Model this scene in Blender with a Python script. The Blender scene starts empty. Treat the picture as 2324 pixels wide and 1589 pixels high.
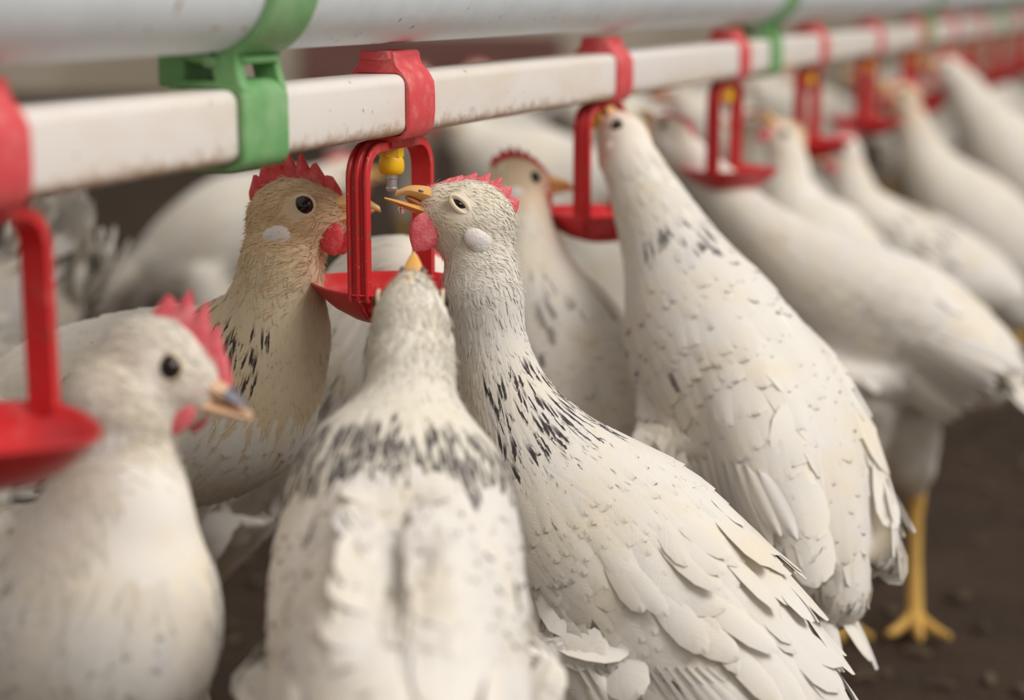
import bpy, bmesh, math, random
import numpy as np
from mathutils import Vector, Matrix
from mathutils.bvhtree import BVHTree

random.seed(7)
rng = np.random.default_rng(11)
SC = bpy.context.scene
COL = SC.collection

# ------------------------------------------------------------------ camera
FPX, CX, CY = 4000.0, 1162.0, 794.5
CAM_Z = 0.48
TH = math.atan(0.2005)
cam_d = bpy.data.cameras.new('camera')
cam = bpy.data.objects.new('camera', cam_d)
COL.objects.link(cam)
cam.location = (0, 0, CAM_Z)
cam.rotation_euler = (math.pi / 2 - TH, 0, 0)
cam_d.sensor_width = 36.0
cam_d.lens = FPX / 2324.0 * 36.0
cam_d.clip_start = 0.01
cam_d.clip_end = 100
cam_d.dof.use_dof = True
cam_d.dof.focus_distance = 0.768
cam_d.dof.aperture_fstop = 4.6
SC.camera = cam

# ------------------------------------------------------------------ world, light, exposure
world = bpy.data.worlds.new('world')
SC.world = world
world.use_nodes = True
bg = world.node_tree.nodes['Background']
bg.inputs['Color'].default_value = (1.0, 0.925, 0.83, 1)
bg.inputs['Strength'].default_value = 0.50

def area(name, loc, target, size, sizey, power, col):
    d = bpy.data.lights.new(name, 'AREA')
    d.shape = 'RECTANGLE'
    d.size, d.size_y = size, sizey
    d.energy = power
    d.color = col
    o = bpy.data.objects.new(name, d)
    COL.objects.link(o)
    o.location = loc
    o.rotation_euler = (Vector(target) - Vector(loc)).to_track_quat('-Z', 'Y').to_euler()
    return o
area('window_daylight', (2.5, -0.5, 3.1), (0.1, 0.8, 0.3), 2.8, 1.7, 138, (1.0, 0.975, 0.945))

SC.cycles.max_bounces = 5
SC.cycles.diffuse_bounces = 3
SC.cycles.glossy_bounces = 2
SC.cycles.transmission_bounces = 4
SC.cycles.use_adaptive_sampling = True
SC.cycles.adaptive_threshold = 0.07
SC.cycles.use_denoising = True

vs = SC.view_settings
vs.view_transform = 'Standard'
vs.look = 'None'
vs.gamma = 1.0
vs.use_curve_mapping = False
vs.exposure = 0.0

# ------------------------------------------------------------------ frames
RIGHT = Vector((1, 0, 0))
FWD = Vector((0, math.cos(TH), -math.sin(TH)))
UP = Vector((0, math.sin(TH), math.cos(TH)))
CAMLOC = Vector((0, 0, CAM_Z))

def P(u, v, d):
    """Real position in the barn of something seen at (u, v), d metres deep."""
    return CAMLOC + RIGHT * ((u - CX) / FPX * d) + UP * (-(v - CY) / FPX * d) + FWD * d

def V(r, u, t):
    """direction: r to the right, u upward, t towards the viewer"""
    return (RIGHT * r + UP * u - FWD * t).normalized()

# ------------------------------------------------------------------ materials
MATS = {}

def new_mat(name):
    m = bpy.data.materials.new(name)
    m.use_nodes = True
    nt = m.node_tree
    b = nt.nodes['Principled BSDF']
    MATS[name] = m
    return m, nt, b

def N(nt, t, **kw):
    n = nt.nodes.new(t)
    for k, v in kw.items():
        setattr(n, k, v)
    return n

def math_n(nt, op, a, b=None, c=None, clamp=False):
    n = nt.nodes.new('ShaderNodeMath')
    n.operation = op
    n.use_clamp = clamp
    for i, x in enumerate((a, b, c)):
        if x is None:
            continue
        if isinstance(x, (int, float)):
            n.inputs[i].default_value = x
        else:
            nt.links.new(x, n.inputs[i])
    return n.outputs[0]

def mixc(nt, fac, a, b):
    n = nt.nodes.new('ShaderNodeMix')
    n.data_type = 'RGBA'
    if isinstance(fac, (int, float)):
        n.inputs[0].default_value = fac
    else:
        nt.links.new(fac, n.inputs[0])
    for i, x in ((6, a), (7, b)):
        if isinstance(x, tuple):
            n.inputs[i].default_value = (*x, 1)
        else:
            nt.links.new(x, n.inputs[i])
    return n.outputs[2]

def ramp(nt, fac, lo, hi):
    n = nt.nodes.new('ShaderNodeMapRange')
    n.interpolation_type = 'SMOOTHSTEP'
    nt.links.new(fac, n.inputs[0])
    n.inputs[1].default_value = lo
    n.inputs[2].default_value = hi
    return n.outputs[0]

def noise(nt, scale, detail=3.0, rough=0.55, vec=None, dist=0.0):
    n = nt.nodes.new('ShaderNodeTexNoise')
    n.inputs['Scale'].default_value = scale
    n.inputs['Detail'].default_value = detail
    n.inputs['Roughness'].default_value = rough
    n.inputs['Distortion'].default_value = dist
    if vec is not None:
        nt.links.new(vec, n.inputs['Vector'])
    return n

def objco(nt):
    return nt.nodes.new('ShaderNodeTexCoord').outputs['Object']

def bump(nt, b, height, strength, dist=0.001):
    n = nt.nodes.new('ShaderNodeBump')
    n.inputs['Strength'].default_value = strength
    n.inputs['Distance'].default_value = dist
    nt.links.new(height, n.inputs['Height'])
    nt.links.new(n.outputs[0], b.inputs['Normal'])

def mat_feather(name, base=(0.84, 0.80, 0.745), cream=(0.84, 0.745, 0.58), grey=(0.70, 0.69, 0.70), dark=(0.060, 0.048, 0.052)):
    m, nt, b = new_mat(name)
    L = nt.links
    uv = N(nt, 'ShaderNodeUVMap').outputs[0]
    sep = N(nt, 'ShaderNodeSeparateXYZ')
    L.new(uv, sep.inputs[0])
    u = sep.outputs[0]
    vv = math_n(nt, 'ABSOLUTE', math_n(nt, 'MULTIPLY_ADD', sep.outputs[1], 2.0, -1.0))
    mark = N(nt, 'ShaderNodeAttribute', attribute_name='mark').outputs['Fac']
    tone = N(nt, 'ShaderNodeAttribute', attribute_name='tone').outputs['Fac']
    co = objco(nt)
    n1 = noise(nt, 22.0, 3.0, 0.6, co).outputs['Fac']
    c = mixc(nt, math_n(nt, 'MULTIPLY', ramp(nt, n1, 0.42, 0.74), 0.75), base, cream)
    c = mixc(nt, math_n(nt, 'MULTIPLY', ramp(nt, tone, 0.72, 1.0), 0.55), c, grey)
    # barbs: fine slanting lines across the vane
    cb = N(nt, 'ShaderNodeCombineXYZ')
    L.new(math_n(nt, 'SUBTRACT', math_n(nt, 'MULTIPLY', u, 3.0), vv), cb.inputs[0])
    L.new(math_n(nt, 'MULTIPLY', tone, 37.0), cb.inputs[1])
    nb = noise(nt, 14.0, 2.0, 0.7, cb.outputs[0]).outputs['Fac']
    c = mixc(nt, math_n(nt, 'MULTIPLY', ramp(nt, nb, 0.5, 0.75), 0.14), c, (0.60, 0.55, 0.48))
    # dark centre of the marked feathers
    n2 = noise(nt, 260.0, 2.0, 0.6, co).outputs['Fac']
    e = math_n(nt, 'ADD', vv, math_n(nt, 'MULTIPLY_ADD', n2, 0.9, -0.45))
    across = math_n(nt, 'SUBTRACT', 1.0, ramp(nt, e, 0.25, 0.85))
    u2 = math_n(nt, 'ADD', u, math_n(nt, 'MULTIPLY_ADD', n2, 0.3, -0.15))
    along = math_n(nt, 'MULTIPLY', ramp(nt, u2, 0.25, 0.65), math_n(nt, 'SUBTRACT', 1.0, ramp(nt, u2, 0.93, 1.03)))
    k = math_n(nt, 'MULTIPLY', math_n(nt, 'MULTIPLY', across, along), mark, clamp=True)
    c = mixc(nt, k, c, dark)
    L.new(c, b.inputs['Base Color'])
    b.inputs['Roughness'].default_value = 0.75
    b.inputs['Specular IOR Level'].default_value = 0.25
    b.inputs['Sheen Weight'].default_value = 0.15
    bump(nt, b, nb, 0.35, 0.0006)
    # light seeps through a vane
    tr = N(nt, 'ShaderNodeBsdfTranslucent')
    L.new(c, tr.inputs['Color'])
    mx = N(nt, 'ShaderNodeMixShader')
    mx.inputs[0].default_value = 0.08
    L.new(b.outputs[0], mx.inputs[1])
    L.new(tr.outputs[0], mx.inputs[2])
    L.new(mx.outputs[0], nt.nodes['Material Output'].inputs['Surface'])
    return m

def mat_skin(name):
    """down and skin of head and body; attribute blush = bare pink skin, tan = buff down"""
    m, nt, b = new_mat(name)
    L = nt.links
    co = objco(nt)
    n1 = noise(nt, 30.0, 4.0, 0.6, co).outputs['Fac']
    n2 = noise(nt, 420.0, 3.0, 0.7, co).outputs['Fac']
    blush = N(nt, 'ShaderNodeAttribute', attribute_name='blush').outputs['Fac']
    tan = N(nt, 'ShaderNodeAttribute', attribute_name='tan').outputs['Fac']
    c = mixc(nt, ramp(nt, n1, 0.4, 0.75), (0.84, 0.80, 0.74), (0.83, 0.74, 0.58))
    c = mixc(nt, math_n(nt, 'MULTIPLY', tan, 0.8), c, (0.70, 0.52, 0.32))
    bl = math_n(nt, 'MULTIPLY', blush, ramp(nt, n2, 0.25, 0.6), clamp=True)
    c = mixc(nt, bl, c, (0.78, 0.36, 0.30))
    L.new(c, b.inputs['Base Color'])
    b.inputs['Roughness'].default_value = 0.8
    b.inputs['Specular IOR Level'].default_value = 0.2
    bump(nt, b, n2, 0.22, 0.0008)
    return m

def mat_simple(name, col, rough=0.5, metal=0.0, col2=None, nscale=60.0, lo=0.45, hi=0.75, bs=0.0, bscale=300.0, spec=0.5, sss=0.0):
    m, nt, b = new_mat(name)
    co = objco(nt)
    if col2 is not None:
        n1 = noise(nt, nscale, 4.0, 0.6, co).outputs['Fac']
        nt.links.new(mixc(nt, ramp(nt, n1, lo, hi), col, col2), b.inputs['Base Color'])
    else:
        b.inputs['Base Color'].default_value = (*col, 1)
    b.inputs['Roughness'].default_value = rough
    b.inputs['Metallic'].default_value = metal
    b.inputs['Specular IOR Level'].default_value = spec
    if sss:
        b.inputs['Subsurface Weight'].default_value = sss
        b.inputs['Subsurface Radius'].default_value = (0.006, 0.002, 0.001)
        b.inputs['Subsurface Scale'].default_value = 1.0
    if bs:
        bump(nt, b, noise(nt, bscale, 3.0, 0.6, co).outputs['Fac'], bs)
    return m

mat_feather('white_feather')
mat_feather('cream_feather', (0.88, 0.825, 0.72), (0.87, 0.77, 0.57), (0.84, 0.79, 0.70))
mat_feather('buff_feather', (0.79, 0.66, 0.47), (0.78, 0.60, 0.38), (0.78, 0.67, 0.50))
mat_feather('tan_feather', (0.80, 0.60, 0.36), (0.77, 0.53, 0.28), (0.79, 0.63, 0.42))
mat_skin('down')
mat_simple('comb_red', (0.62, 0.035, 0.04), 0.42, col2=(0.74, 0.16, 0.17), nscale=160, lo=0.4, hi=0.8, bs=0.5, bscale=900, sss=0.15)
mat_simple('comb_pink', (0.72, 0.10, 0.13), 0.5, col2=(0.82, 0.30, 0.30), nscale=140, lo=0.4, hi=0.8, bs=0.5, bscale=900, sss=0.15)
mat_simple('comb_pale', (0.78, 0.58, 0.34), 0.6, col2=(0.80, 0.48, 0.30), nscale=90)
mat_simple('comb_tip', (0.70, 0.24, 0.08), 0.5)
mat_simple('earlobe', (0.80, 0.74, 0.70), 0.45, col2=(0.80, 0.66, 0.62), nscale=120, bs=0.4, bscale=700, sss=0.1)
mat_simple('beak_horn', (0.80, 0.42, 0.10), 0.38, col2=(0.80, 0.52, 0.26), nscale=110, lo=0.4, hi=0.7)
mat_simple('beak_pale', (0.66, 0.42, 0.27), 0.4, col2=(0.72, 0.45, 0.22), nscale=110)
mat_simple('beak_dark', (0.10, 0.09, 0.12), 0.4)
mat_simple('mouth', (0.42, 0.15, 0.07), 0.5)
mat_simple('iris', (0.045, 0.02, 0.01), 0.12)
mat_simple('pupil', (0.006, 0.005, 0.006), 0.04)
mat_simple('eyelid', (0.80, 0.68, 0.50), 0.7)
mat_simple('leg_scale', (0.72, 0.43, 0.10), 0.5, col2=(0.62, 0.36, 0.10), nscale=150, bs=0.6, bscale=260)
mat_simple('claw', (0.45, 0.30, 0.16), 0.4)
mat_simple('red_plastic', (0.66, 0.022, 0.028), 0.36, col2=(0.70, 0.09, 0.09), nscale=70, lo=0.5, hi=0.8, bs=0.12, bscale=500)
mat_simple('pale_red_plastic', (0.72, 0.075, 0.085), 0.5, col2=(0.78, 0.26, 0.24), nscale=130, lo=0.45, hi=0.85, bs=0.2, bscale=600)  # paler, pinker red mottled by noise
mat_simple('yellow_plastic', (0.86, 0.50, 0.008), 0.3, col2=(0.84, 0.42, 0.01), nscale=70)
mat_simple('steel', (0.60, 0.60, 0.62), 0.42, 0.9)
mat_simple('green_plastic', (0.15, 0.38, 0.13), 0.45, col2=(0.29, 0.50, 0.25), nscale=45, lo=0.35, hi=0.75, bs=0.1)
mat_simple('shaving', (0.10, 0.066, 0.04), 0.9, col2=(0.05, 0.033, 0.02), nscale=25)

def mat_strap():
    m, nt, b = new_mat('dirty_red_plastic')
    co = objco(nt)
    n1 = noise(nt, 75.0, 4.0, 0.6, co).outputs['Fac']
    c = mixc(nt, ramp(nt, n1, 0.5, 0.8), (0.60, 0.022, 0.026), (0.68, 0.12, 0.11))
    n2 = noise(nt, 170.0, 5.0, 0.7, co, 0.6).outputs['Fac']
    c = mixc(nt, math_n(nt, 'MULTIPLY', ramp(nt, n2, 0.55, 0.66), 0.75), c, (0.16, 0.10, 0.06))
    n3 = noise(nt, 420.0, 2.0, 0.6, co).outputs['Fac']
    c = mixc(nt, math_n(nt, 'MULTIPLY', ramp(nt, n3, 0.66, 0.75), 0.5), c, (0.62, 0.48, 0.42))
    nt.links.new(c, b.inputs['Base Color'])
    b.inputs['Roughness'].default_value = 0.38
    bump(nt, b, n2, 0.2)
mat_strap()

def mat_pipe():
    m, nt, b = new_mat('white_pvc')
    co = objco(nt)
    sep = N(nt, 'ShaderNodeSeparateXYZ')
    nt.links.new(co, sep.inputs[0])
    mp = N(nt, 'ShaderNodeMapping')
    mp.inputs['Scale'].default_value = (0.35, 1, 1)
    nt.links.new(co, mp.inputs[0])
    n1 = noise(nt, 40.0, 4.0, 0.6, mp.outputs[0]).outputs['Fac']
    c = mixc(nt, ramp(nt, n1, 0.42, 0.78), (0.83, 0.775, 0.735), (0.78, 0.68, 0.57))
    # rusty splash stains hanging on the lower edge
    n2 = noise(nt, 130.0, 5.0, 0.7, co, 0.4).outputs['Fac']
    low = math_n(nt, 'MULTIPLY_ADD', sep.outputs[2], -38.0, -0.05)
    st = ramp(nt, math_n(nt, 'ADD', low, n2), 0.66, 1.0)
    c = mixc(nt, math_n(nt, 'MULTIPLY', st, 0.75), c, (0.42, 0.24, 0.11))
    n3 = noise(nt, 210.0, 2.0, 0.5, co).outputs['Fac']
    c = mixc(nt, math_n(nt, 'MULTIPLY', ramp(nt, n3, 0.70, 0.75), 0.8), c, (0.42, 0.20, 0.10))
    nt.links.new(c, b.inputs['Base Color'])
    b.inputs['Roughness'].default_value = 0.42
mat_pipe()

def mat_galv():
    m, nt, b = new_mat('galvanised_steel')
    co = objco(nt)
    v = N(nt, 'ShaderNodeTexVoronoi')
    v.inputs['Scale'].default_value = 130.0
    nt.links.new(co, v.inputs['Vector'])
    n1 = noise(nt, 28.0, 4.0, 0.6, co).outputs['Fac']
    c = mixc(nt, ramp(nt, n1, 0.3, 0.8), (0.78, 0.84, 0.88), (0.68, 0.74, 0.79))
    c = mixc(nt, math_n(nt, 'MULTIPLY', v.outputs['Distance'], 0.35), c, (0.86, 0.89, 0.91))
    n3 = noise(nt, 120.0, 3.0, 0.5, co).outputs['Fac']
    c = mixc(nt, math_n(nt, 'MULTIPLY', ramp(nt, n3, 0.67, 0.72), 0.85), c, (0.36, 0.15, 0.06))
    nt.links.new(c, b.inputs['Base Color'])
    b.inputs['Metallic'].default_value = 0.08
    b.inputs['Roughness'].default_value = 0.48
    bump(nt, b, v.outputs['Distance'], 0.12)
mat_galv()

def mat_floor():
    m, nt, b = new_mat('litter_ground')
    co = objco(nt)
    n1 = noise(nt, 9.0, 6.0, 0.65, co).outputs['Fac']
    n2 = noise(nt, 90.0, 4.0, 0.7, co).outputs['Fac']
    c = mixc(nt, ramp(nt, n1, 0.3, 0.7), (0.030, 0.0150, 0.0070), (0.058, 0.032, 0.016))
    c = mixc(nt, math_n(nt, 'MULTIPLY', ramp(nt, n2, 0.55, 0.8), 0.5), c, (0.11, 0.075, 0.046))
    nt.links.new(c, b.inputs['Base Color'])
    b.inputs['Roughness'].default_value = 0.95
    bump(nt, b, n2, 1.0, 0.01)
mat_floor()

def mat_wall(name, c1, c2, sc=1.4):
    m, nt, b = new_mat(name)
    co = objco(nt)
    n1 = noise(nt, sc, 4.0, 0.6, co).outputs['Fac']
    nt.links.new(mixc(nt, ramp(nt, n1, 0.35, 0.65), c1, c2), b.inputs['Base Color'])
    b.inputs['Roughness'].default_value = 0.9
mat_wall('wall_plaster', (0.55, 0.47, 0.37), (0.80, 0.72, 0.61), 0.7)
mat_wall('mauve_board', (0.26, 0.12, 0.105), (0.32, 0.165, 0.145), 3.0)

def mat_water():
    m, nt, b = new_mat('water')
    b.inputs['Base Color'].default_value = (1, 1, 1, 1)
    b.inputs['Roughness'].default_value = 0.0
    b.inputs['Transmission Weight'].default_value = 1.0
    b.inputs['IOR'].default_value = 1.33
mat_water()

# ------------------------------------------------------------------ mesh helpers
def raw_mesh(name, verts, faces, smooth=True):
    me = bpy.data.meshes.new(name)
    me.from_pydata([tuple(v) for v in verts], [], faces)
    if smooth:
        me.polygons.foreach_set('use_smooth', [True] * len(me.polygons))
    me.update()
    return me

def link(name, me, mat, parent=None, mats=None):
    o = bpy.data.objects.new(name, me)
    COL.objects.link(o)
    if me is not None and not me.materials:
        for k in (mats or [mat]):
            me.materials.append(MATS[k])
    if parent is not None:
        o.parent = parent
    return o

def tag(o, label, cat, group=None, kind=None):
    o['label'] = label
    o['category'] = cat
    if group:
        o['group'] = group
    if kind:
        o['kind'] = kind
    return o

def empty(name, loc, rz=0.0):
    o = bpy.data.objects.new(name, None)
    COL.objects.link(o)
    o.location = loc
    o.rotation_euler = (0, 0, rz)
    o.empty_display_size = 0.02
    return o

class MB:
    """collects shapes into one mesh"""
    def __init__(self):
        self.v, self.f = [], []

    def add(self, verts, faces):
        o = len(self.v)
        self.v += [Vector(x) for x in verts]
        self.f += [tuple(i + o for i in fc) for fc in faces]

    def rings(self, rings, cap=True, closed=True):
        n = len(rings[0])
        vs = [p for r in rings for p in r]
        fs = []
        for i in range(len(rings) - 1):
            for j in range(n if closed else n - 1):
                a, b_ = i * n + j, i * n + (j + 1) % n
                fs.append((a, b_, b_ + n, a + n))
        if cap:
            fs.append(tuple(reversed(range(n))))
            m0 = (len(rings) - 1) * n
            fs.append(tuple(m0 + j for j in range(n)))
        self.add(vs, fs)

    def tube(self, pts, radii, n=10, cap=True):
        pts = [Vector(p) for p in pts]
        rings = []
        ref = Vector((0.31, 0.2, 0.93))
        for i, p in enumerate(pts):
            t = (pts[min(i + 1, len(pts) - 1)] - pts[max(i - 1, 0)]).normalized()
            a = ref - t * ref.dot(t)
            if a.length < 0.05:
                a = Vector((1, 0, 0)) - t * t.x
            a.normalize()
            b_ = t.cross(a)
            r = radii[i] if isinstance(radii, (list, tuple)) else radii
            rings.append([p + a * (r * math.cos(2 * math.pi * k / n)) + b_ * (r * math.sin(2 * math.pi * k / n)) for k in range(n)])
        self.rings(rings, cap)

    def ellipsoid(self, c, ax, n=16, m=10):
        """ax: three world vectors (already scaled)"""
        c = Vector(c)
        vs = [c + ax[2]]
        for i in range(1, m):
            ph = math.pi * i / m
            for j in range(n):
                a = 2 * math.pi * j / n
                vs.append(c + ax[0] * (math.sin(ph) * math.cos(a)) + ax[1] * (math.sin(ph) * math.sin(a)) + ax[2] * math.cos(ph))
        vs.append(c - ax[2])
        fs = [(0, 1 + j, 1 + (j + 1) % n) for j in range(n)]
        for i in range(m - 2):
            for j in range(n):
                a, b_ = 1 + i * n + j, 1 + i * n + (j + 1) % n
                fs.append((a, a + n, b_ + n, b_))
        last = len(vs) - 1
        o = 1 + (m - 2) * n
        fs += [(last, o + (j + 1) % n, o + j) for j in range(n)]
        self.add(vs, fs)

    def box(self, x0, x1, y0, y1, z0, z1):
        vs = [(x, y, z) for x in (x0, x1) for y in (y0, y1) for z in (z0, z1)]
        self.add(vs, [(0, 1, 3, 2), (4, 6, 7, 5), (0, 4, 5, 1), (2, 3, 7, 6), (0, 2, 6, 4), (1, 5, 7, 3)])

    def lathe(self, prof, n=24, c=(0, 0, 0), sides=None):
        c = Vector(c)
        rings = []
        for r, z in prof:
            rings.append([c + Vector((r * math.cos(2 * math.pi * k / n), r * math.sin(2 * math.pi * k / n), z)) for k in range(n)])
        self.rings(rings, True)

    def mesh(self, name, off=None, smooth=True, bevel=0.0, segs=2):
        vs = [v - off for v in self.v] if off is not None else self.v
        me = raw_mesh(name, vs, self.f, smooth)
        bm = bmesh.new()
        bm.from_mesh(me)
        bmesh.ops.recalc_face_normals(bm, faces=bm.faces)
        if bevel:
            es = [e for e in bm.edges if len(e.link_faces) == 2 and e.calc_face_angle(0) > 0.6]
            bmesh.ops.bevel(bm, geom=es, offset=bevel, segments=segs, affect='EDGES', profile=0.6, clamp_overlap=True)
        if smooth:
            for f in bm.faces:
                f.smooth = True
            for e in bm.edges:
                if len(e.link_faces) == 2 and e.calc_face_angle(0) > 0.75:
                    e.smooth = False
        bm.to_mesh(me)
        bm.free()
        return me

def catmull(pts, per=8):
    """pts: array (n, k) -> smooth samples"""
    p = np.asarray(pts, float)
    p = np.vstack([2 * p[0] - p[1], p, 2 * p[-1] - p[-2]])
    out = []
    for i in range(1, len(p) - 2):
        for s in range(per):
            t = s / per
            a, b_, c, d = p[i - 1], p[i], p[i + 1], p[i + 2]
            out.append(0.5 * (2 * b_ + (c - a) * t + (2 * a - 5 * b_ + 4 * c - d) * t * t + (3 * b_ - a - 3 * c + d) * t ** 3))
    out.append(p[-2])
    return np.array(out)

# ------------------------------------------------------------------ the setting
def plane(name, x0, x1, y0, y1, mat, z=0.0):
    m = MB()
    m.box(x0, x1, y0, y1, z - 0.05, z)
    o = link(name, m.mesh(name, smooth=False), mat)
    o['kind'] = 'structure'
    return o
floor = plane('floor', -6, 8, -2, 9, 'litter_ground')
floor['label'] = 'dark brown litter floor of the poultry house'

m = MB(); m.box(-6, 8, 9, 9.15, 0, 2.6)
o = link('wall_back', m.mesh('wall_back', smooth=False), 'wall_plaster'); o['kind'] = 'structure'
m = MB(); m.box(-6.15, -6, -2, 9, 0, 2.6)
o = link('wall_left', m.mesh('wall_left', smooth=False), 'wall_plaster'); o['kind'] = 'structure'
m = MB(); m.box(-1.05, 0.25, 8.9, 9.0, 0, 0.30)
o = link('trim_1', m.mesh('trim_1', smooth=False), 'mauve_board'); o['kind'] = 'structure'

# loose shavings on the litter: flat curled chips, uncountable
def litter():
    n = 5200
    x = rng.uniform(-1.0, 2.4, n); y = rng.uniform(0.3, 4.2, n)
    a = rng.uniform(0, math.pi, n)
    L = rng.uniform(0.003, 0.011, n); W = rng.uniform(0.0012, 0.004, n)
    z = rng.uniform(0.0005, 0.004, n); t = rng.uniform(-0.002, 0.002, n)
    ca, sa = np.cos(a), np.sin(a)
    vs = np.zeros((n, 6, 3))
    for k, (s, q) in enumerate(((-1, -1), (-1, 1), (0, -1), (0, 1), (1, -1), (1, 1))):
        vs[:, k, 0] = x + ca * L * s - sa * W * q
        vs[:, k, 1] = y + sa * L * s + ca * W * q
        vs[:, k, 2] = z + (0.0025 if s == 0 else 0) + t * q + 0.002
    fs = []
    for i in range(n):
        b_ = i * 6
        fs += [(b_, b_ + 2, b_ + 3, b_ + 1), (b_ + 2, b_ + 4, b_ + 5, b_ + 3)]
    o = link('wood_shavings', raw_mesh('wood_shavings', vs.reshape(-1, 3), fs), 'shaving')
    tag(o, 'loose wood shavings strewn over the dark litter floor', 'litter', kind='stuff')
litter()

# ------------------------------------------------------------------ the drinker line
AL = Vector((0.3995, 1.0199, 0)).normalized()      # along the pipes, away from the camera
AZ = math.atan2(AL.y, AL.x)                        # local x = along, local y = left/back, -y = front
PO = Vector((-0.0537, 0.786, 0.434))               # centre of the white pipe above the nearest nipple in focus
HW = 0.0132                                        # half side of the square pipe
GR = 0.0275                                        # radius of the round pipe
GZ = 0.0535                                        # its centre above the square pipe's
STEP = 0.293

def rounded_square(h, r, n=5):
    pts = []
    for cx_, cy_, a0 in ((h - r, h - r, 0), (-h + r, h - r, 90), (-h + r, -h + r, 180), (h - r, -h + r, 270)):
        for k in range(n + 1):
            a = math.radians(a0 + 90 * k / n)
            pts.append((cx_ + r * math.cos(a), cy_ + r * math.sin(a)))
    return pts

def extrude_profile(mb, prof, x0, x1, dz=0.0, steps=1):
    rings = []
    for i in range(steps + 1):
        x = x0 + (x1 - x0) * i / steps
        rings.append([Vector((x, p[0], p[1] + dz)) for p in prof])
    mb.rings(rings, True)

m = MB(); extrude_profile(m, rounded_square(HW, 0.0048), -1.1, 6.2, 0, 20)
o = link('drinker_pipe', m.mesh('drinker_pipe'), 'white_pvc')
o.location = PO; o.rotation_euler = (0, 0, AZ)
tag(o, 'square white plastic water pipe carrying the red drinkers, stained along its lower edge', 'pipe')

m = MB(); extrude_profile(m, [(GR * math.cos(2 * math.pi * k / 48), GR * math.sin(2 * math.pi * k / 48)) for k in range(48)], -1.1, 6.2, 0, 20)
o = link('support_pipe', m.mesh('support_pipe'), 'galvanised_steel')
o.location = PO + Vector((0, 0, GZ)); o.rotation_euler = (0, 0, AZ)
tag(o, 'thick round galvanised steel pipe running above the white water pipe', 'pipe')

def ring_solid(mb, outer, inner, x0, x1):
    """hollow band: outer and inner loops with the same number of points"""
    n = len(outer)
    vs = []
    for x in (x0, x1):
        for lp in (outer, inner):
            vs += [(x, p[0], p[1]) for p in lp]
    fs = []
    for j in range(n):
        k = (j + 1) % n
        fs.append((j, k, 2 * n + k, 2 * n + j))
        fs.append((n + k, n + j, 3 * n + j, 3 * n + k))
        fs.append((k, j, n + j, n + k))
        fs.append((2 * n + j, 2 * n + k, 3 * n + k, 3 * n + j))
    mb.add(vs, fs)

def clip_mesh():
    """saddle clip: band hugging the square pipe with a raised flat head"""
    # outer half profile, front side (negative y), from bottom centre up to top centre
    W = HW + 0.0026
    half = [(0.0, -HW - 0.0030), (0.006, -HW - 0.0030), (W - 0.004, -HW - 0.0016), (W - 0.0008, -HW + 0.0030), (W, -0.004), (W, 0.004), (W - 0.0004, HW - 0.004),
            (W - 0.003, HW + 0.0005), (W - 0.0062, HW + 0.0035), (W - 0.0072, HW + 0.0062), (W - 0.0074, HW + 0.0086), (W - 0.0086, HW + 0.0098), (0.0, HW + 0.0100)]
    h2 = HW + 0.0002
    ih = [(0.0, -h2), (0.005, -h2), (h2 - 0.003, -h2), (h2 - 0.0003, -h2 + 0.003), (h2, -0.004), (h2, 0.004), (h2, h2 - 0.005),
          (h2 - 0.0015, h2 - 0.0015), (h2 - 0.0045, h2), (0.006, h2), (0.004, h2), (0.002, h2), (0.0, h2)]
    outer = [(-y, z) for y, z in half] + [(y, z) for y, z in reversed(half[1:-1])]
    inner = [(-y, z) for y, z in ih] + [(y, z) for y, z in reversed(ih[1:-1])]
    mb = MB()
    ring_solid(mb, outer, inner, -0.0135, 0.0135)
    # finger lip bent over on the near end of the head
    mb.box(-0.0165, -0.0125, -0.0070, 0.0070, HW + 0.0060, HW + 0.0100)
    return mb.mesh('clip', bevel=0.0005, segs=1)

def sweep(mb, path, prof, nrm):
    """sweep a 2D profile (a across = local y, b = inward normal) along path in the x-z plane"""
    rings = []
    for i, p in enumerate(path):
        q0, q1 = path[max(i - 1, 0)], path[min(i + 1, len(path) - 1)]
        t = Vector((q1[0] - q0[0], 0, q1[1] - q0[1])).normalized()
        inn = Vector((t.z, 0, -t.x)) * nrm
        rings.append([Vector((p[0], 0, p[1])) + Vector((0, 1, 0)) * a + inn * b_ for a, b_ in prof])
    mb.rings(rings, True)

ARCH_TOP = -HW - 0.0040
RIM_Z = -HW - 0.0675
SPAN = 0.0345

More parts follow.
